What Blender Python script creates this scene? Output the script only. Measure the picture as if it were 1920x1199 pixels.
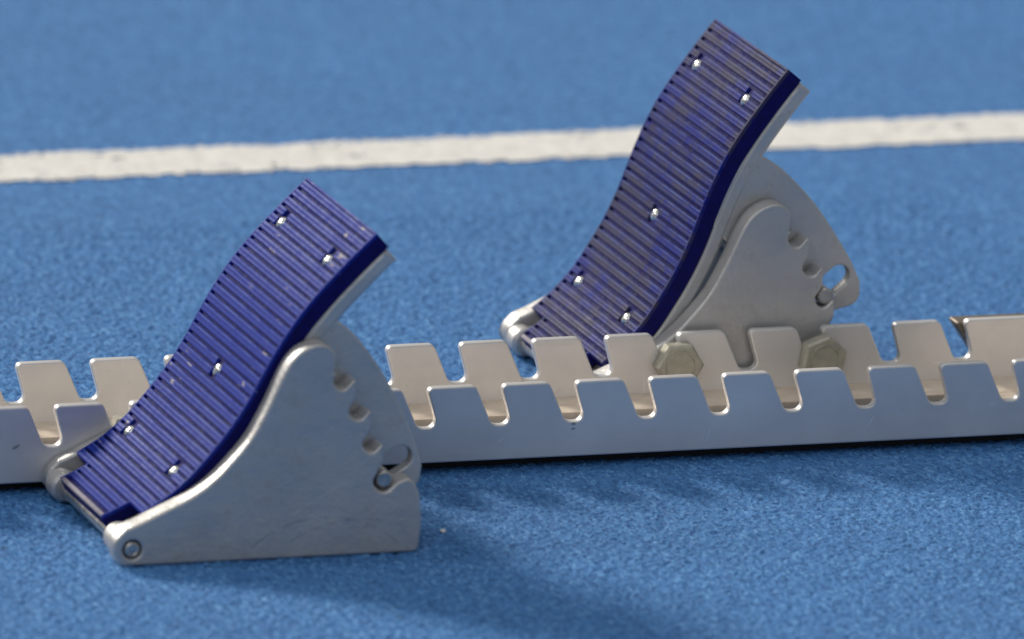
import bpy, bmesh, math, random
import numpy as np
from mathutils import Vector, Matrix

random.seed(7)
RNG = np.random.default_rng(11)
for o in list(bpy.data.objects):
    bpy.data.objects.remove(o, do_unlink=True)
SC = bpy.context.scene
COL = SC.collection

# ------------------------------------------------------------------ camera
cd = bpy.data.cameras.new('camera')
cam = bpy.data.objects.new('camera', cd)
COL.objects.link(cam)
CP = Vector((-1.5180, -4.6805, 1.3087))
CR = Vector((0.9514, -0.3060, 0.0345)).normalized()
CF = Vector((0.3049, 0.9202, -0.2455)).normalized()
CU = CR.cross(CF).normalized()
CR = CF.cross(CU).normalized()
m = Matrix((CR, CU, -CF)).transposed().to_4x4()
m.translation = CP
cam.matrix_world = m
cd.sensor_width = 36.0
cd.sensor_fit = 'HORIZONTAL'
cd.lens = 24697.17 / 1920 * 36.0
cd.clip_start = 0.1
cd.clip_end = 400
cd.dof.use_dof = True
cd.dof.focus_distance = (Vector((0.02, 0.035, 0.06)) - CP).dot(CF)
cd.dof.aperture_fstop = 10.5
cd.dof.aperture_blades = 7
SC.camera = cam

# ------------------------------------------------------------------ light (arena floodlights plus added fill suns)
w = bpy.data.worlds.new('World')
SC.world = w
w.use_nodes = True
bg = w.node_tree.nodes['Background']
bg.inputs[0].default_value = (0.82, 0.85, 0.90, 1)
bg.inputs[1].default_value = 0.27

def lamp(name, d, strength, angle, color):
    ld = bpy.data.lights.new(name, 'SUN')
    ld.energy = strength
    ld.angle = math.radians(angle)
    ld.color = color
    o = bpy.data.objects.new(name, ld)
    COL.objects.link(o)
    o.rotation_euler = (-Vector(d)).to_track_quat('-Z', 'Y').to_euler()
    o.location = Vector(d).normalized() * 20
    return o
lamp('floodlight_key', (-0.74, 1.72, 1.0), 3.4, 12.0, (1.0, 0.93, 0.82))
lamp('floodlight_left', (-1.5, 0.35, 1.2), 0.45, 8.0, (1.0, 0.95, 0.88))
lamp('fill_top', (0.1, 0.5, 2.2), 0.35, 50.0, (1.0, 0.96, 0.90))  # broad overhead sun added as ambient fill
lamp('fill_front', (-0.55, -1.0, 1.05), 0.42, 45.0, (0.93, 0.97, 1.0))  # soft frontal sun added to brighten camera-facing metal

vs = SC.view_settings
vs.view_transform = 'Standard'
vs.look = 'None'
vs.gamma = 1.0
vs.exposure = 0.0
vs.use_curve_mapping = False

# ------------------------------------------------------------------ helpers
def tag(o, label=None, cat=None, group=None, kind=None):
    if label: o['label'] = label
    if cat: o['category'] = cat
    if group: o['group'] = group
    if kind: o['kind'] = kind
    return o

def empty(name, loc):
    o = bpy.data.objects.new(name, None)
    o.empty_display_size = 0.02
    o.location = loc
    COL.objects.link(o)
    return o

def link(name, me, mat=None, parent=None):
    if mat is not None and not me.materials:
        me.materials.append(mat)
    o = bpy.data.objects.new(name, me)
    COL.objects.link(o)
    if parent is not None:
        o.parent = parent
    return o

def finish(bm, name, ang=35):
    bmesh.ops.recalc_face_normals(bm, faces=bm.faces)
    me = bpy.data.meshes.new(name)
    bm.to_mesh(me)
    bm.free()
    for p in me.polygons:
        p.use_smooth = True
    me.set_sharp_from_angle(angle=math.radians(ang))
    return me

def fillet(pts, seg=5):
    """pts: (x, z[, r]) closed polygon -> list of (x,z) with rounded corners."""
    out = []
    n = len(pts)
    for i in range(n):
        p = pts[i]
        r = p[2] if len(p) > 2 else 0
        c = Vector(p[:2])
        if r <= 0:
            out.append((c.x, c.y)); continue
        a = Vector(pts[i-1][:2]) - c
        b = Vector(pts[(i+1) % n][:2]) - c
        la, lb = a.length, b.length
        a.normalize(); b.normalize()
        half = math.acos(max(-1, min(1, a.dot(b)))) / 2
        if half > math.radians(88):
            out.append((c.x, c.y)); continue
        d = min(r / math.tan(half), la * 0.49, lb * 0.49)
        r2 = d * math.tan(half)
        cen = c + (a + b).normalized() * (r2 / math.sin(half))
        p0 = c + a * d - cen
        p1 = c + b * d - cen
        a0 = math.atan2(p0.y, p0.x); a1 = math.atan2(p1.y, p1.x)
        da = (a1 - a0 + math.pi) % (2 * math.pi) - math.pi
        for k in range(seg + 1):
            t = a0 + da * k / seg
            out.append((cen.x + r2 * math.cos(t), cen.y + r2 * math.sin(t)))
    return out

def catmull(pts, per=4):
    out = []
    P = [Vector(p) for p in pts]
    P = [P[0] * 2 - P[1]] + P + [P[-1] * 2 - P[-2]]
    for i in range(1, len(P) - 2):
        for k in range(per):
            t = k / per
            a, b, c, d = P[i-1], P[i], P[i+1], P[i+2]
            v = 0.5 * ((2*b) + (c-a)*t + (2*a-5*b+4*c-d)*t*t + (3*b-a-3*c+d)*t**3)
            out.append((v.x, v.y))
    out.append((P[-2].x, P[-2].y))
    return out

def clean(loop, eps=2e-5):
    o = []
    for p in loop:
        if not o or (Vector(p) - Vector(o[-1])).length > eps:
            o.append(tuple(p))
    while len(o) > 3 and (Vector(o[0]) - Vector(o[-1])).length <= eps:
        o.pop()
    return o

def area(loop):
    return 0.5 * sum(loop[i-1][0]*loop[i][1] - loop[i][0]*loop[i-1][1] for i in range(len(loop)))

def offset(loop, d):
    """move every vertex to its left by d (inwards for a CCW loop)."""
    n = len(loop); out = []
    for i in range(n):
        p = Vector(loop[i]); a = (p - Vector(loop[i-1])).normalized(); b = (Vector(loop[(i+1) % n]) - p).normalized()
        na = Vector((-a.y, a.x)); nb = Vector((-b.y, b.x))
        s = na + nb
        if s.length < 1e-6: s = na
        s.normalize()
        k = max(0.55, s.dot(na))
        q = p + s * (d / k)
        out.append((q.x, q.y))
    return out

def plate_mesh(name, outer, holes, y0, y1, bev, nb=2, ang=35):
    """solid of a x/z outline with holes between y0 and y1 with rounded rims; units m."""
    loops = []
    outer = clean(outer)
    if area(outer) < 0: outer = outer[::-1]
    loops.append(outer)
    for h in holes:
        h = clean(h)
        if area(h) > 0: h = h[::-1]
        loops.append(h)
    bm = bmesh.new()
    prof = []
    for k in range(nb + 1):
        t = math.pi / 2 * k / nb
        prof.append((bev * (1 - math.sin(t)), bev * (1 - math.cos(t))))   # (inset, y depth)
    caps0, caps1 = [], []
    for L in loops:
        rings = []
        for (ins, dy) in prof:
            LL = offset(L, ins) if ins > 1e-9 else L
            rings.append([bm.verts.new((x, y0 + dy, z)) for x, z in LL])
        for (ins, dy) in prof[::-1]:
            LL = offset(L, ins) if ins > 1e-9 else L
            rings.append([bm.verts.new((x, y1 - dy, z)) for x, z in LL])
        n = len(L)
        for a, b in zip(rings[:-1], rings[1:]):
            for i in range(n):
                j = (i + 1) % n
                bm.faces.new((a[i], a[j], b[j], b[i]))
        caps0.append(rings[0]); caps1.append(rings[-1])
    for caps in (caps0, caps1):
        ed = []
        for r in caps:
            for i in range(len(r)):
                e = bm.edges.get((r[i], r[(i+1) % len(r)]))
                ed.append(e)
        bmesh.ops.triangle_fill(bm, edges=ed, use_beauty=True)
    me = finish(bm, name, ang)
    flat = [abs(p.normal.y) < 0.9999 for p in me.polygons]
    me.polygons.foreach_set('use_smooth', flat)
    es = set()
    for p in me.polygons:
        if abs(p.normal.y) > 0.9999:
            es.update(p.edge_keys)
    for e in me.edges:
        if e.key in es: e.use_edge_sharp = True
    return me

def lathe(bm, prof, axis_o, n=24, ydir=1):
    """revolve (radius, y) profile round the y axis through axis_o (x, y, z)."""
    rings = []
    for r, y in prof:
        if r < 1e-7:
            rings.append([bm.verts.new((axis_o[0], axis_o[1] + y * ydir, axis_o[2]))])
        else:
            rings.append([bm.verts.new((axis_o[0] + r*math.cos(2*math.pi*k/n), axis_o[1] + y*ydir, axis_o[2] + r*math.sin(2*math.pi*k/n))) for k in range(n)])
    for a, b in zip(rings[:-1], rings[1:]):
        for k in range(n):
            j = (k + 1) % n
            if len(a) == 1 and len(b) == 1: continue
            if len(a) == 1: bm.faces.new((a[0], b[j], b[k]))
            elif len(b) == 1: bm.faces.new((a[k], a[j], b[0]))
            else: bm.faces.new((a[k], a[j], b[j], b[k]))

def box(bm, x0, x1, y0, y1, z0, z1):
    v = [bm.verts.new(c) for c in ((x0,y0,z0),(x1,y0,z0),(x1,y1,z0),(x0,y1,z0),(x0,y0,z1),(x1,y0,z1),(x1,y1,z1),(x0,y1,z1))]
    for f in ((0,3,2,1),(4,5,6,7),(0,1,5,4),(1,2,6,5),(2,3,7,6),(3,0,4,7)):
        bm.faces.new([v[i] for i in f])

# ------------------------------------------------------------------ materials
class N:
    def __init__(s, name):
        s.m = bpy.data.materials.new(name); s.m.use_nodes = True
        s.t = s.m.node_tree; s.b = s.t.nodes['Principled BSDF']
        s.tc = s.t.nodes.new('ShaderNodeTexCoord')
        s.geo = None
    def nd(s, typ, **kw):
        n = s.t.nodes.new(typ)
        for k, v in kw.items():
            if isinstance(k, str) and hasattr(n, k): setattr(n, k, v)
        return n
    def lk(s, a, b): s.t.links.new(a, b)
    def mapping(s, scale=(1,1,1), rot=(0,0,0), coord='Object'):
        mp = s.nd('ShaderNodeMapping'); mp.inputs['Scale'].default_value = scale; mp.inputs['Rotation'].default_value = rot
        s.lk(s.tc.outputs[coord], mp.inputs[0]); return mp.outputs[0]
    def pos(s):
        if s.geo is None: s.geo = s.nd('ShaderNodeNewGeometry')
        return s.geo.outputs['Position']
    def noise(s, vec, scale, detail=2, rough=0.5):
        n = s.nd('ShaderNodeTexNoise'); n.inputs['Scale'].default_value = scale; n.inputs['Detail'].default_value = detail; n.inputs['Roughness'].default_value = rough
        s.lk(vec, n.inputs['Vector']); return n.outputs['Fac']
    def voro(s, vec, scale, out='Distance'):
        n = s.nd('ShaderNodeTexVoronoi'); n.inputs['Scale'].default_value = scale
        s.lk(vec, n.inputs['Vector']); return n.outputs[out]
    def ramp(s, fac, stops):
        r = s.nd('ShaderNodeValToRGB'); e = r.color_ramp.elements
        while len(e) < len(stops): e.new(0.5)
        for k, (p, c) in enumerate(stops):
            e[k].position = p; e[k].color = (c, c, c, 1) if not hasattr(c, '__len__') else (*c, 1)
        s.lk(fac, r.inputs[0]); return r.outputs[0]
    def math(s, op, a, b=None, clamp=False):
        n = s.nd('ShaderNodeMath'); n.operation = op; n.use_clamp = clamp
        for i, v in enumerate((a, b)):
            if v is None: continue
            if isinstance(v, (int, float)): n.inputs[i].default_value = v
            else: s.lk(v, n.inputs[i])
        return n.outputs[0]
    def mix(s, fac, a, b, blend='MIX'):
        n = s.nd('ShaderNodeMix'); n.data_type = 'RGBA'; n.blend_type = blend
        if isinstance(fac, (int, float)): n.inputs[0].default_value = fac
        else: s.lk(fac, n.inputs[0])
        for i, v in ((6, a), (7, b)):
            if hasattr(v, '__len__'): n.inputs[i].default_value = (*v, 1)
            else: s.lk(v, n.inputs[i])
        return n.outputs[2]
    def bump(s, h, strength, dist):
        n = s.nd('ShaderNodeBump'); n.inputs['Strength'].default_value = strength; n.inputs['Distance'].default_value = dist
        s.lk(h, n.inputs['Height']); s.lk(n.outputs[0], s.b.inputs['Normal'])
    def set(s, **kw):
        for k, v in kw.items():
            i = s.b.inputs[k.replace('_', ' ')]
            if isinstance(v, bpy.types.NodeSocket): s.lk(v, i)
            else: i.default_value = (*v, 1) if (hasattr(v, '__len__') and len(v) == 3) else v

def mat_track():
    n = N('blue_track'); P = n.pos()
    big = n.noise(P, 9, 3)
    mp = n.nd('ShaderNodeMapping'); mp.inputs['Scale'].default_value = (1, 0.45, 1); n.lk(P, mp.inputs[0])
    g = n.voro(mp.outputs[0], 780, 'Color')
    sep = n.nd('ShaderNodeSeparateColor'); n.lk(g, sep.inputs[0])
    fine = n.noise(P, 900, 2, 0.6)
    v = n.math('ADD', n.math('MULTIPLY', sep.outputs[0], 0.55), n.math('MULTIPLY', fine, 0.45))
    c = n.ramp(v, [(0.12, (0.018, 0.080, 0.235)), (0.40, (0.048, 0.172, 0.425)), (0.66, (0.066, 0.222, 0.52)), (0.90, (0.18, 0.40, 0.70))])
    c = n.mix(n.math('MULTIPLY', n.ramp(big, [(0.35, 0), (0.7, 1)]), 0.22), c, (0.055, 0.15, 0.36))
    c = n.mix(n.ramp(n.noise(P, 75, 2, 0.5), [(0.735, 0), (0.775, 0.75)]), c, (0.018, 0.04, 0.09))
    n.set(Base_Color=c, Roughness=0.72)
    n.b.inputs['Specular IOR Level'].default_value = 0.22
    h = n.math('ADD', n.voro(P, 620), n.math('MULTIPLY', fine, 0.6))
    n.bump(h, 0.55, 0.0007)
    return n.m

def mat_line():
    n = N('white_line_paint'); P = n.pos()
    a = n.noise(P, 110, 3, 0.6)
    b = n.noise(P, 420, 2)
    c = n.ramp(n.math('ADD', n.math('MULTIPLY', a, 0.65), n.math('MULTIPLY', b, 0.35)), [(0.34, (0.55, 0.56, 0.58)), (0.46, (0.72, 0.71, 0.68)), (0.6, (0.82, 0.81, 0.78))])
    n.set(Base_Color=c, Roughness=0.7)
    n.bump(b, 0.5, 0.0008)
    return n.m

def mat_cast():
    n = N('cast_aluminium'); O = n.mapping()
    a = n.noise(O, 22, 4, 0.6); f = n.noise(O, 1500, 2); d = n.noise(O, 90, 3, 0.65)
    c = n.ramp(a, [(0.3, (0.48, 0.48, 0.48)), (0.7, (0.58, 0.57, 0.56))])
    c = n.mix(n.ramp(d, [(0.58, 0), (0.76, 0.5)]), c, (0.38, 0.365, 0.35))
    sm = n.noise(n.mapping(scale=(1, 1, 2.2), rot=(0, 0.6, 0)), 45, 5, 0.7)
    c = n.mix(n.ramp(sm, [(0.50, 0), (0.72, 0.35)]), c, (0.40, 0.385, 0.375))
    c = n.mix(n.ramp(n.noise(O, 420, 2), [(0.68, 0), (0.74, 0.4)]), c, (0.30, 0.29, 0.28))
    # arc scuffs left by shoes and the ground low on the plate
    sp = n.nd('ShaderNodeSeparateXYZ'); n.lk(O, sp.inputs[0])
    def arc(cx, cz, r, wd):
        dx = n.math('SUBTRACT', sp.outputs[0], cx); dz = n.math('SUBTRACT', sp.outputs[2], cz)
        rr = n.math('SQRT', n.math('ADD', n.math('MULTIPLY', dx, dx), n.math('MULTIPLY', dz, dz)))
        e = n.math('ABSOLUTE', n.math('SUBTRACT', rr, r))
        return n.math('SUBTRACT', 1.0, n.math('DIVIDE', e, wd), clamp=True)
    s1 = arc(0.075, -0.028, 0.0435, 0.0006)
    s2 = arc(0.088, -0.035, 0.049, 0.0005)
    s = n.math('MULTIPLY', n.math('MAXIMUM', s1, s2), n.ramp(n.noise(O, 130, 3), [(0.45, 0), (0.58, 1)]))
    c = n.mix(n.math('MULTIPLY', s, 0.5), c, (0.24, 0.235, 0.24))
    s3 = n.math('MULTIPLY', arc(0.115, -0.055, 0.089, 0.0005), n.ramp(n.noise(O, 210, 3), [(0.47, 0), (0.6, 1)]))
    c = n.mix(n.math('MULTIPLY', s3, 0.6), c, (0.78, 0.77, 0.76))
    n.set(Base_Color=c, Metallic=0.55, Roughness=n.ramp(d, [(0.3, 0.36), (0.7, 0.56)]))
    g = n.noise(O, 520, 3, 0.6)
    n.bump(n.math('ADD', n.math('MULTIPLY', g, 1.3), n.math('MULTIPLY', d, 2.0)), 0.42, 0.0004)
    return n.m

def mat_rail():
    n = N('brushed_aluminium'); O = n.mapping()
    st = n.noise(n.mapping(scale=(6, 400, 400)), 3, 3, 0.6)
    a = n.noise(O, 26, 4, 0.6); sc = n.noise(n.mapping(scale=(1, 1, 0.12), rot=(0, 0.55, 0)), 300, 2)
    c = n.ramp(a, [(0.3, (0.66, 0.65, 0.655)), (0.7, (0.80, 0.785, 0.775))])
    c = n.mix(n.ramp(n.noise(O, 140, 3, 0.7), [(0.66, 0), (0.78, 0.45)]), c, (0.38, 0.36, 0.35))
    c = n.mix(n.ramp(sc, [(0.73, 0), (0.80, 0.5)]), c, (0.85, 0.85, 0.85))
    sp = n.nd('ShaderNodeSeparateXYZ'); n.lk(O, sp.inputs[0])
    def mark(cx, cz, la, lb, ang):
        dx = n.math('SUBTRACT', sp.outputs[0], cx); dz = n.math('SUBTRACT', sp.outputs[2], cz)
        ca, sa = math.cos(ang), math.sin(ang)
        u = n.math('DIVIDE', n.math('ADD', n.math('MULTIPLY', dx, ca), n.math('MULTIPLY', dz, sa)), la)
        v = n.math('DIVIDE', n.math('SUBTRACT', n.math('MULTIPLY', dz, ca), n.math('MULTIPLY', dx, sa)), lb)
        e = n.math('ADD', n.math('MULTIPLY', u, u), n.math('MULTIPLY', v, v))
        return n.math('MULTIPLY', n.math('SUBTRACT', 1.0, e, clamp=True), 1.6, clamp=True)
    for (cx, cz, la, lb, an) in ((0.0595, 0.0171, 0.0011, 0.0007, 0.0), (0.0594, 0.0151, 0.0010, 0.0005, 0.1), (-0.1650, 0.0185, 0.0020, 0.0007, 0.5)):
        c = n.mix(n.math('MULTIPLY', mark(cx, cz, la, lb, an), 0.7), c, (0.16, 0.15, 0.15))
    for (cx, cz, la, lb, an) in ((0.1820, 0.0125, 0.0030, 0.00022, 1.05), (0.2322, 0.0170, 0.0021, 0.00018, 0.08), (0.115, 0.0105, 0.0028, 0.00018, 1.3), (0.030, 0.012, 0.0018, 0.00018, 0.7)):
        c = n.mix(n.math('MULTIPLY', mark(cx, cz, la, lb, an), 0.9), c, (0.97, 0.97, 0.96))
    r = n.ramp(st, [(0.3, 0.36), (0.7, 0.50)])
    n.set(Base_Color=c, Metallic=0.55, Roughness=r)
    n.bump(n.math('ADD', st, n.math('MULTIPLY', a, 0.6)), 0.10, 0.0003)
    return n.m

def mat_simple(name, col, metal, rough, nscale=200, var=0.15, bump=0.1):
    n = N(name); O = n.mapping()
    a = n.noise(O, nscale, 3, 0.6)
    lo = tuple(x * (1 - var) for x in col); hi = tuple(min(1, x * (1 + var)) for x in col)
    n.set(Base_Color=n.ramp(a, [(0.3, lo), (0.7, hi)]), Metallic=metal, Roughness=n.ramp(a, [(0.3, rough * 0.85), (0.7, min(1, rough * 1.15))]))
    n.bump(a, bump, 0.0003)
    return n.m

def mat_rubber(name, dust_lo, dust_hi, dust_max, scuffs, base_lo, base_hi, dust):
    """navy ribbed rubber; dust and scuffs lie in patches (in the block's own frame)."""
    n = N(name); P = n.pos()
    a = n.noise(P, 38, 4, 0.62); f = n.noise(P, 1100, 2); b = n.noise(P, 260, 3, 0.6)
    base = n.ramp(f, [(0.3, base_lo), (0.7, base_hi)])
    dm = n.math('MULTIPLY', n.ramp(n.math('ADD', n.math('MULTIPLY', a, 0.7), n.math('MULTIPLY', b, 0.3)), [(dust_lo, 0), (dust_hi, 1)]), dust_max)
    c = n.mix(dm, base, dust)
    if scuffs:
        mp = n.nd('ShaderNodeMapping'); mp.inputs['Scale'].default_value = (1, 0.22, 1); n.lk(P, mp.inputs[0])
        sf = n.ramp(n.noise(mp.outputs[0], 330, 2, 0.5), [(0.655, 0), (0.70, 0.8)])
        sf = n.math('MULTIPLY', sf, n.ramp(n.noise(P, 21, 2), [(0.53, 0), (0.62, 1)]))
        c = n.mix(sf, c, (0.45, 0.40, 0.36))
    # pale rib-edge glints painted into the colour (x runs across a rib in the rib's own frame)
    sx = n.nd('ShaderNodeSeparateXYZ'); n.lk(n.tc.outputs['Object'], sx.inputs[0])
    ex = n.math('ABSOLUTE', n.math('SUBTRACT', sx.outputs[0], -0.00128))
    glint = n.math('MULTIPLY', n.math('SUBTRACT', 1.0, n.math('DIVIDE', ex, 0.00038), clamp=True), n.ramp(n.noise(P, 60, 4, 0.7), [(0.36, 0), (0.58, 0.75)]))
    c = n.mix(glint, c, (0.14, 0.19, 0.46))
    n.set(Base_Color=c, Roughness=n.ramp(b, [(0.3, 0.52), (0.7, 0.66)]))
    n.b.inputs['Specular IOR Level'].default_value = 0.10
    n.bump(f, 0.25, 0.0003)
    return n.m

M_TRACK = mat_track(); M_LINE = mat_line(); M_CAST = mat_cast(); M_RAIL = mat_rail()
M_STEEL = mat_simple('screw_steel', (0.72, 0.72, 0.71), 0.95, 0.22, 700, 0.1)
M_PIN = mat_simple('worn_steel_pin', (0.55, 0.53, 0.50), 0.9, 0.32, 300, 0.2)
M_BOLT = mat_simple('yellow_zinc_bolt', (0.42, 0.41, 0.345), 0.5, 0.5, 260, 0.15)
M_BLACK = mat_simple('black_rubber', (0.018, 0.018, 0.02), 0.0, 0.7, 300, 0.2)
M_BRACKET = mat_simple('dull_brown_steel', (0.20, 0.17, 0.14), 0.6, 0.5, 120, 0.25)
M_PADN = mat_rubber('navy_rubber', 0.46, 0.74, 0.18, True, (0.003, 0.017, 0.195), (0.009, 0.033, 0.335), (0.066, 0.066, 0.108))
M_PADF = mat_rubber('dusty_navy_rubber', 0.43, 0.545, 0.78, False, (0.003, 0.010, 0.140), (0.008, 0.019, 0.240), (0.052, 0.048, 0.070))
M_PADB = mat_simple('shaded_navy_rubber', (0.006, 0.006, 0.095), 0.0, 0.75, 300, 0.2)  # dust-free pad body; shade of sides and grooves put into its darker base
M_PADB.node_tree.nodes['Principled BSDF'].inputs['Specular IOR Level'].default_value = 0.12
M_PADW = mat_simple('worn_navy_rubber', (0.20, 0.185, 0.24), 0.0, 0.7, 260, 0.35)
M_WEB = mat_simple('warm_web', (0.80, 0.69, 0.57), 0.55, 0.42, 160, 0.10)  # even peach base, set apart from the flanges
M_CHIP = mat_simple('white_chip', (0.8, 0.8, 0.78), 0.0, 0.5)

# ------------------------------------------------------------------ track (one sheet, granular near the blocks)
def axis(lo, hi, fine_lo, fine_hi, step, grow=1.35):
    mid = list(np.arange(fine_lo, fine_hi, step))
    up = []; x = fine_hi; s = step
    while x < hi:
        up.append(x); s *= grow; x += s
    up.append(hi)
    dn = []; x = fine_lo; s = step
    while x > lo:
        s *= grow; x -= s
        dn.append(max(x, lo))
    return np.array(dn[::-1] + mid + up)
xs = axis(-60, 60, -0.26, 0.35, 0.00098)
ys = axis(-60, 60, -0.30, 0.40, 0.00105)
nx, ny = len(xs), len(ys)
X, Y = np.meshgrid(xs, ys, indexing='ij')
Z = RNG.random((nx, ny))
Z = 0.6 * Z + 0.1 * (np.roll(Z, 1, 0) + np.roll(Z, -1, 0) + np.roll(Z, 1, 1) + np.roll(Z, -1, 1))
ddx = np.gradient(xs)[:, None]; ddy = np.gradient(ys)[None, :]
fall = np.clip(1.0 - (np.maximum(ddx, ddy) - 0.0011) / 0.004, 0, 1)
Z = (Z - 0.62) * 0.0014 * fall
jx = (RNG.random((nx, ny)) - 0.5) * 0.0005 * fall; jy = (RNG.random((nx, ny)) - 0.5) * 0.0005 * fall
co = np.stack([X + jx, Y + jy, Z], -1).reshape(-1, 3)
idx = np.arange(nx * ny).reshape(nx, ny)
fq = np.stack([idx[:-1, :-1], idx[1:, :-1], idx[1:, 1:], idx[:-1, 1:]], -1).reshape(-1, 4)
def mesh_np(name, co, fq):
    me = bpy.data.meshes.new(name)
    me.vertices.add(len(co)); me.vertices.foreach_set('co', co.astype(np.float32).ravel())
    me.loops.add(fq.size); me.loops.foreach_set('vertex_index', fq.astype(np.int32).ravel())
    me.polygons.add(len(fq)); me.polygons.foreach_set('loop_start', np.arange(0, fq.size, 4, dtype=np.int32))
    me.polygons.foreach_set('loop_total', np.full(len(fq), 4, dtype=np.int32))
    me.polygons.foreach_set('use_smooth', np.ones(len(fq), dtype=bool))
    me.update(calc_edges=True); me.validate()
    return me
tag(link('track', mesh_np('track', co, fq), M_TRACK), 'blue granular running track surface under the starting blocks', 'track', kind='structure')

# lane line: a thin painted layer with ragged edges
LY, LW, LS = 0.507, 0.0465, 0.0016
lx = np.arange(-1.2, 2.2, LS); ly = np.arange(LY - LW/2 - 0.004, LY + LW/2 + 0.004, LS)
LX, LYY = np.meshgrid(lx, ly, indexing='ij')
r1 = RNG.random(LX.shape)
low = np.repeat(np.repeat(RNG.random((len(lx)//4 + 1, len(ly)//2 + 1)), 4, 0), 2, 1)[:len(lx), :len(ly)]
LZ = 0.0003 + 0.0005 * r1
lid = np.arange(LX.size).reshape(LX.shape)
q = np.stack([lid[:-1, :-1], lid[1:, :-1], lid[1:, 1:], lid[:-1, 1:]], -1).reshape(-1, 4)
edge = np.abs(LYY - LY)[:-1, :-1].ravel()
keep = edge < (LW/2 - 0.0040 + 0.007 * (0.45 * r1[:-1, :-1].ravel() + 0.55 * low[:-1, :-1].ravel()))
keep &= ~((low[:-1, :-1].ravel() > 0.985) & (r1[:-1, :-1].ravel() > 0.45))
lco = np.stack([LX, LYY, LZ], -1).reshape(-1, 3)
tag(link('lane_line', mesh_np('lane_line', lco, q[keep]), M_LINE), 'worn white lane line painted across the blue track behind the blocks', 'lane line', kind='structure')

# ------------------------------------------------------------------ rail
PITCH, HS, ZB, ZT, W, FT, STAG = 0.030, 0.0180, 0.0040, 0.0340, 0.0647, 0.0040, 0.0032
def flange_outline(shift, ks, x0, x1):
    pts = [(x0, ZB, 0.0004), (x1, ZB, 0.0004), (x1, ZT, 0.002)]
    out = []
    for k in sorted(ks, reverse=True):
        c = k * PITCH + shift
        d = random.uniform(-0.0002, 0.0002)
        pts.append((c - 0.0004 + d, ZT, 0.0020))
        pts.append((c + 0.0042, HS, 0.0038))
        pts.append((c - 0.0037, HS, 0.0038))
        pts.append((c - 0.0106 + d, ZT, 0.0028))
    pts.append((x0, ZT, 0.002))
    return fillet(pts, 5)
rail = empty('starting_block_rail', (0.05, W/2, 0))
tag(rail, 'long silver metal rail with two rows of slanted slots between the foot blocks', 'rail')
def rel(o, root):
    o.location = -root.location if True else o.location
    return o
KS = list(range(-13, 9))
rel(link('side_flange', plate_mesh('side_flange', flange_outline(0, KS, -0.44, 0.56), [], 0.0, FT, 0.00065), M_RAIL, rail), rail)
rel(link('side_flange', plate_mesh('side_flange', flange_outline(STAG, KS, -0.44, 0.56), [], W, W + FT, 0.00065), M_RAIL, rail), rail)
bm = bmesh.new()
WZ0, WZ1 = 0.0074, 0.0104
box(bm, -0.435, 0.555, FT - 0.0002, 0.0290, WZ0, WZ1)
box(bm, -0.435, 0.555, 0.0410, W + 0.0002, WZ0, WZ1)
for x0, x1 in ((-0.434, -0.43), (0.236, 0.554)):
    box(bm, x0, x1, 0.0289, 0.0411, WZ0 + 0.0002, WZ1 - 0.0002)
rel(link('web', finish(bm, 'web'), M_WEB, rail), rail)
bm = bmesh.new()
for y0 in (0.008, 0.046):
    box(bm, -0.43, 0.55, y0, y0 + 0.010, -0.0006, WZ0 + 0.0001)
rel(link('rubber_strip', finish(bm, 'rubber_strip'), M_BLACK, rail), rail)
# end bracket behind the far flange
ol = fillet([(0.2405, 0.0322, 0.001), (0.2520, 0.0155, 0.001), (0.33, 0.0155, 0.001), (0.33, 0.0322, 0.001)])
rel(link('end_bracket', plate_mesh('end_bracket', ol, [], W + FT + 0.0002, W + FT + 0.010, 0.0006), M_BRACKET, rail), rail)

# ------------------------------------------------------------------ foot blocks
mm = 0.001
PIN = (0.0, 6.4)
front = catmull([(2.6, 16.4), (14, 21.6), (22.5, 25.6), (30.6, 31.2), (38.3, 38.9), (45.4, 47.6), (51.5, 58.8), (56.4, 69.6), (60.0, 76.2), (64.2, 80.4), (69.6, 82.6), (74.6, 82.0), (78.0, 78.6)], 3)
rear = [(79.4, 73.0, 1.5), (76.6, 68.2, 2.6), (80.2, 63.4, 2.8), (86.0, 69.4, 0.8), (86.2, 61.2, 1.5), (83.0, 56.0, 2.6), (86.9, 51.4, 2.8), (92.4, 56.8, 0.8), (92.4, 48.4, 1.5), (88.8, 43.2, 2.6), (92.4, 38.4, 2.8), (97.6, 43.6, 0.8), (97.6, 36.0, 1.5), (93.4, 27.6, 3.0), (98.2, 22.8, 3.2), (103.4, 27.6, 2.0), (109.2, 29.6, 4.0), (112.6, 22.6, 6), (113.7, 12.0, 8), (112.8, 0.0, 3.0)]
nose = [(-5.2, 0.0, 3.4), (-8.2, 9.0, 7.0), (-3.2, 14.0, 7.0)]
PLATE = fillet(rear + nose, 5)
PLATE = [(x * mm, z * mm) for x, z in ([(x, z) for x, z in front] + PLATE)]
PLATE_FAR = [(x + 0.003 * max(0.0, min(1.0, 1 - x / 0.06)), z) for x, z in PLATE]
def circ(cx, cz, r, n=24):
    return [((cx + r * math.cos(2*math.pi*k/n)) * mm, (cz + r * math.sin(2*math.pi*k/n)) * mm) for k in range(n)]

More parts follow.
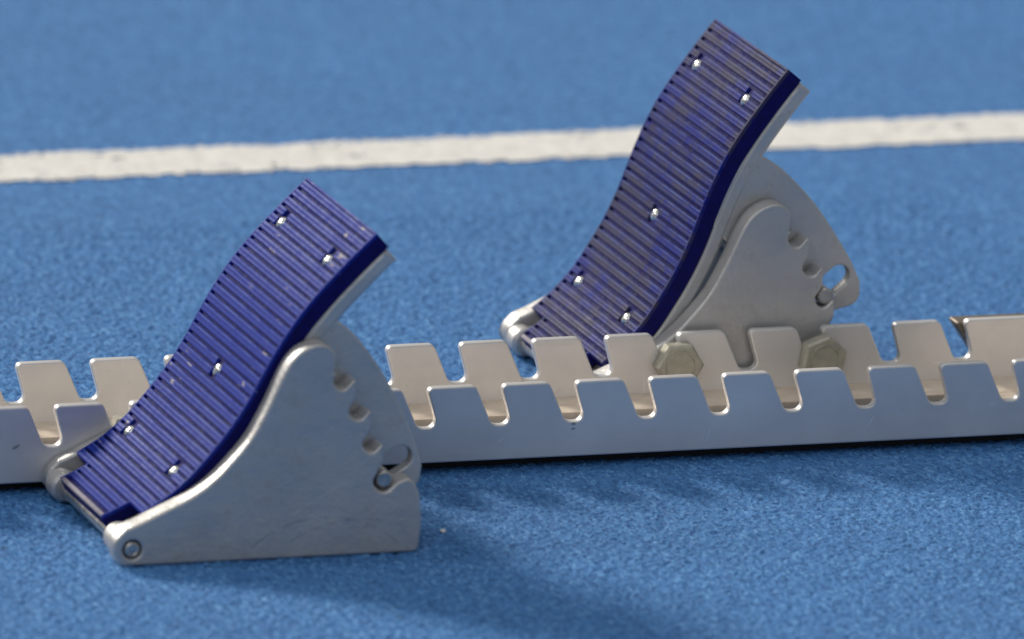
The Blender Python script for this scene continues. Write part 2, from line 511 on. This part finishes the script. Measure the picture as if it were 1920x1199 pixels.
# pedal curve in the near block's pose (local mm, pin at x=0)
CURVE = catmull([(95.4, 122.2), (89.0, 116.3), (81.6, 109.0), (73.4, 100.4), (66.7, 92.4), (61.0, 84.2), (56.6, 77.0), (52.4, 69.4), (47.9, 60.9), (43.0, 53.0), (37.8, 45.8), (32.4, 39.2), (25.6, 31.6), (17.0, 24.2), (8.4, 18.9), (2.0, 15.6), (-4.6, 12.6)], 6)
CV = [Vector(p) for p in CURVE]
SL = [0.0]
for a, b in zip(CV[:-1], CV[1:]): SL.append(SL[-1] + (b - a).length)
LEN = SL[-1]
def at(s):
    s = max(0, min(LEN, s))
    for i in range(len(SL) - 1):
        if SL[i+1] >= s: break
    t = (s - SL[i]) / (SL[i+1] - SL[i])
    p = CV[i].lerp(CV[i+1], t)
    i0, i1 = max(0, i - 2), min(len(CV) - 1, i + 3)
    d = (CV[i1] - CV[i0]).normalized()
    return p, d, Vector((d.y, -d.x)) * (1 if Vector((d.y, -d.x)).x < 0 else -1)   # normal faces up-left
TAB_S = LEN - 12.6        # full width above, narrow tongue below
RIBH, RUB, BACK = 1.25, 7.4, 6.6

def ribbon(name, s0, s1, n0, n1, y0, y1, mat, parent, bev=0.0005, n=44):
    """solid strip along the pedal curve between normal offsets n0 (top) and n1 (below)."""
    top, bot = [], []
    for k in range(n + 1):
        p, d, nr = at(s0 + (s1 - s0) * k / n)
        top.append(p + nr * n0); bot.append(p + nr * n1)
    L = [(v.x * mm, v.y * mm) for v in top + bot[::-1]]
    return link(name, plate_mesh(name, L, [], y0, y1, bev, 2), mat, parent)

FAN = [(83.0, 87.5), (87.6, 83.6), (92.6, 77.8), (100.4, 66.8), (106.4, 55.7), (112.4, 42.8), (115.4, 34.5)]
FANO = catmull(FAN, 3)[:-1] + fillet([(116.6, 31.0, 2), (115.6, 21.8, 5.5), (104.0, 20.5, 5.5), (90.0, 25.0, 6), (66.0, 52.0, 8), (58.0, 64.0, 0), (64.0, 78.0, 0), (76.0, 92.0, 0)], 5)
def capsule(ax, az, bx, bz, r, n=8):
    d = math.atan2(bz - az, bx - ax); o = []
    for k in range(n + 1):
        t = d - math.pi/2 + math.pi * k / n; o.append(((bx + r*math.cos(t)) * mm, (bz + r*math.sin(t)) * mm))
    for k in range(n + 1):
        t = d + math.pi/2 + math.pi * k / n; o.append(((ax + r*math.cos(t)) * mm, (az + r*math.sin(t)) * mm))
    return o

def rib_mesh(segs, wd, h=RIBH):
    bm = bmesh.new()
    prof = [(-wd/2, -0.6), (-wd/2 + 0.08, h - 0.30), (-wd/2 + 0.32, h), (-0.25, h - 0.03), (0.0, h - 0.26), (0.25, h - 0.05), (wd/2 - 0.40, h - 0.08), (wd/2 - 0.12, h - 0.34), (wd/2, -0.6)]
    for (a, b) in segs:
        A = [bm.verts.new((x * mm, a * mm, z * mm)) for x, z in prof]
        B = [bm.verts.new((x * mm, b * mm, z * mm)) for x, z in prof]
        n = len(prof)
        for i in range(n):
            j = (i + 1) % n
            bm.faces.new((A[i], A[j], B[j], B[i]))
        bm.faces.new(A); bm.faces.new(B[::-1])
    return finish(bm, 'rib', 20)

def make_block(name, label, loc, far, tilt, pin, padmat):
    """local frame: x along the rail from the hinge, y across (0 = camera side face), z up."""
    root = tag(empty(name, loc), label, 'starting block', 'foot blocks clipped to the rail')
    tn, tf = (10.0, 7.0) if not far else (10.0, 10.0)     # plate thickness, near and far side
    pw = 90.0
    yn0, yn1 = 0.0, tn * mm
    py0 = yn1 + 0.0008; py1 = py0 + pw * mm
    yf0 = py1 + 0.0008; yf1 = yf0 + tf * mm
    hole = circ(PIN[0], PIN[1], 3.75)
    for (a, b, ol) in ((yn0, yn1, PLATE), (yf0, yf1, PLATE_FAR)):
        link('side_plate', plate_mesh('side_plate', ol, [hole], a, b, 0.0010, 3), M_CAST, root)
    # hinge rod through both plates
    bm = bmesh.new()
    ln = yf1 - yn0
    lathe(bm, [(0, 0.0004), (0.0018, 0.0005), (0.0022, 0.0001), (0.0027, 0.0003), (0.0031, 0.0009), (0.0031, ln - 0.0009), (0.0027, ln - 0.0003), (0, ln - 0.0003)], (PIN[0]*mm, yn0, PIN[1]*mm), 24)
    link('hinge_rod', finish(bm, 'hinge_rod'), M_PIN, root)
    # locking pin seated in a notch
    bm = bmesh.new()
    y0, y1 = yn0 + 0.0012, yf1 - 0.0012
    lathe(bm, [(0, y0), (0.0026, y0), (0.0033, y0 + 0.0008), (0.0033, y1 - 0.0008), (0.0026, y1), (0, y1)], (pin[0]*mm, 0, pin[1]*mm), 24)
    link('locking_pin', finish(bm, 'locking_pin'), M_PIN, root)
    # pedal: an object tree turned about the hinge
    def turn(o):
        o.matrix_local = Matrix.Translation((PIN[0]*mm, 0, PIN[1]*mm)) @ Matrix.Rotation(-tilt, 4, 'Y') @ Matrix.Translation((-PIN[0]*mm, 0, -PIN[1]*mm))
    back = ribbon('pedal_plate', 1.0, TAB_S + 3, -RUB, -RUB - BACK, py0, py1, M_CAST, root, 0.0016)
    turn(back)
    tong = ribbon('tongue', TAB_S - 4, LEN - 1.5, -RUB - 0.3, -RUB - 3.0, py0 + 0.0165, py1 - 0.0165, M_CAST, back, 0.0005, 14)
    # two cheek arms run from the pedal plate down to the hinge bosses
    for (a, b) in ((py0, py0 + 0.0135), (py1 - 0.0135, py1)):
        bm = bmesh.new()
        lathe(bm, [(0, 0.0003), (0.0046, 0.0003), (0.0058, 0.0014), (0.0058, b - a - 0.0044), (0.0046, b - a - 0.003), (0, b - a - 0.003)] if a == py0 else [(0, 0.003), (0.0046, 0.003), (0.0058, 0.0044), (0.0058, b - a - 0.0014), (0.0046, b - a - 0.0003), (0, b - a - 0.0003)], (PIN[0]*mm, a, PIN[1]*mm), 28)
        link('hinge_boss', finish(bm, 'hinge_boss'), M_CAST, back)
        arm = fillet([(-1, 0.8, 1), (8, 3.5, 2), (30, 21, 0), (24, 21, 0), (10, 10.5, 2), (2.5, 11.0, 1)], 3)
        link('hinge_arm', plate_mesh('hinge_arm', [(x*mm, z*mm) for x, z in arm], [], a + 0.001, b - 0.001, 0.0008), M_CAST, back)
    for (a, b) in ((py0 + 0.0002, py0 + 0.0062), (py1 - 0.0062, py1 - 0.0002)):
        link('fan_plate', plate_mesh('fan_plate', [(x*mm, z*mm) for x, z in FANO], [capsule(99.0, 29.0, 108.2, 34.6, 4.2)], a, b, 0.0009), M_CAST, back)
    # rubber pad with moulded ribs
    pad = ribbon('rubber_pad', 0.0, TAB_S, -RIBH, -RUB, py0, py1, M_PADB, root, 0.0003)
    turn(pad)
    tabpad = ribbon('pad_tongue', TAB_S - 0.5, LEN, -RIBH, -RUB + 1.5, py0 + 0.0165, py1 - 0.0165, M_PADB, pad, 0.0003, 12)
    for (a, b) in ((py0, py0 + 0.0011), (py1 - 0.0011, py1)):
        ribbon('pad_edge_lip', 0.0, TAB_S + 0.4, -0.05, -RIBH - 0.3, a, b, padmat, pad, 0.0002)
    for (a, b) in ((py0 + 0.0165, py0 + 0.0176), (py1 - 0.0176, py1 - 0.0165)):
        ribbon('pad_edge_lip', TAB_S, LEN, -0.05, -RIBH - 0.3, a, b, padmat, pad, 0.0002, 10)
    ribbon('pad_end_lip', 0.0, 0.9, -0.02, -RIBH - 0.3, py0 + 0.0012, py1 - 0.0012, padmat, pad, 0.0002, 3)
    ribbon('pad_end_lip', LEN - 1.6, LEN, -0.02, -RIBH - 0.3, py0 + 0.0177, py1 - 0.0177, M_PADW, pad, 0.0004, 3)
    screws = [(19.5, 0.19), (19.5, 0.86), (78.8, 0.50), (118.5, 0.19), (118.5, 0.86)]
    pitch = 4.33
    nrib = int(LEN / pitch)
    cache = {}
    hr = 3.9
    for i in range(nrib + 1):
        s = 2.9 + i * pitch
        if s > LEN - 3.4: break
        lo, hi = (0.9, pw - 0.9) if s < TAB_S - 1.0 else (17.3, pw - 17.3)
        segs = [(lo, hi)]
        for (ss, u) in screws:
            if abs(s - ss) < hr + 0.6:
                half = math.sqrt(max(0.6, hr * hr - max(0, abs(s - ss) - 1.2) ** 2))
                c = u * pw; ns = []
                for (a, b) in segs:
                    if a < c - half and b > c + half: ns += [(a, c - half), (c + half, b)]
                    else: ns.append((a, b))
                segs = ns
        key = tuple(segs)
        if key not in cache:
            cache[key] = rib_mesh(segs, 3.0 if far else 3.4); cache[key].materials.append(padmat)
        p, d, nr = at(s)
        o = link('rib', cache[key], None, pad)
        mx = Matrix(((d.x, 0, nr.x), (0, 1, 0), (d.y, 0, nr.y))).to_4x4()
        q = p - nr * RIBH + nr * random.uniform(-0.06, 0.05)
        mx.translation = (q.x * mm, py0, q.y * mm)
        o.matrix_local = mx
    bm = bmesh.new()
    lathe(bm, [(0, 0.9*mm), (0.45*mm, 0.9*mm), (0.6*mm, 1.45*mm), (1.2*mm, 1.42*mm), (2.0*mm, 1.1*mm), (2.6*mm, 0.5*mm), (2.7*mm, -0.5*mm), (0, -0.5*mm)], (0, 0, 0), 20)
    sm = finish(bm, 'screw', 50); sm.materials.append(M_STEEL)
    for (s, u) in screws:
        p, d, nr = at(s)
        o = link('screw', sm, None, pad)
        q = p - nr * (RIBH - 0.1)
        mx = Matrix(((d.x, nr.x, 0), (0, 0, 1), (d.y, nr.y, 0))).to_4x4()
        mx = Matrix(((d.x, nr.x, 0), (0, 0, -1), (d.y, nr.y, 0))).to_4x4()
        mx.translation = (q.x * mm, py0 + u * pw * mm, q.y * mm)
        o.matrix_local = mx
    return root

near = make_block('foot_block', 'near silver foot block with blue ribbed pad set low, in front of the rail', (-0.150, -0.1093, 0), False, 0.0, (98.8, 28.6), M_PADN)
farb = make_block('foot_block', 'far silver foot block with dusty navy ribbed pad set steeper, behind the rail', (0.0932, 0.0720, 0), True, math.radians(8.2), (94.0, 44.0), M_PADF)

# hex bolts that lock each block into the rail slots (head inside the channel)
def hex_bolt(parent, wx, ys0, ys1, rot, R=0.0098):
    """head between world y ys0..ys1 (ys0 = visible face side)"""
    bm = bmesh.new()
    sgn = 1 if ys1 > ys0 else -1
    h = abs(ys1 - ys0)
    hexp = lambda r, y: [bm.verts.new((r*math.cos(rot + k*math.pi/3), y, r*math.sin(rot + k*math.pi/3))) for k in range(6)]
    a = hexp(R * 0.90, 0.0); b = hexp(R, sgn * 0.0010); c = hexp(R, sgn * h)
    for p, q in ((a, b), (b, c)):
        for k in range(6): bm.faces.new((p[k], p[(k+1)%6], q[(k+1)%6], q[k]))
    bm.faces.new(a); bm.faces.new(c)
    me = finish(bm, 'hex_bolt', 20)
    o = link('hex_bolt', me, M_BOLT, parent)
    o.location = Vector((wx, ys0, HS + 0.0040)) - parent.location
    bm = bmesh.new()
    lathe(bm, [(R*.67, 0.0004*sgn), (R*.65, -0.0006*sgn), (R*.59, -0.0006*sgn), (R*.56, 0.0004*sgn)], (0, 0, 0), 28)
    link('head_ring', finish(bm, 'head_ring'), M_BOLT, o)
    bm = bmesh.new()
    lathe(bm, [(0, h*sgn), (0.0034, h*sgn), (0.0034, (h + 0.010)*sgn), (0, (h + 0.010)*sgn)], (0, 0, 0), 20)
    link('shank', finish(bm, 'shank'), M_BOLT, o)
for k, r in ((4, 0.02), (6, 0.36)):
    hex_bolt(farb, k * PITCH + STAG - 0.0004, W - 0.0066, W - 0.0002, r)
for k in (-4, -2):
    hex_bolt(near, k * PITCH, FT + 0.0066, FT + 0.0002, 0.2, 0.0058)

# ------------------------------------------------------------------ litter on the track
bm = bmesh.new()
bmesh.ops.create_icosphere(bm, subdivisions=1, radius=0.0016)
for v in bm.verts:
    v.co *= random.uniform(0.7, 1.15); v.co.z *= 0.6
o = link('paint_chip', finish(bm, 'paint_chip', 10), M_CHIP)
o.location = (-0.0195, -0.0838, 0.0004)
tag(o, 'tiny white chip on the track behind the near foot block', 'chip')
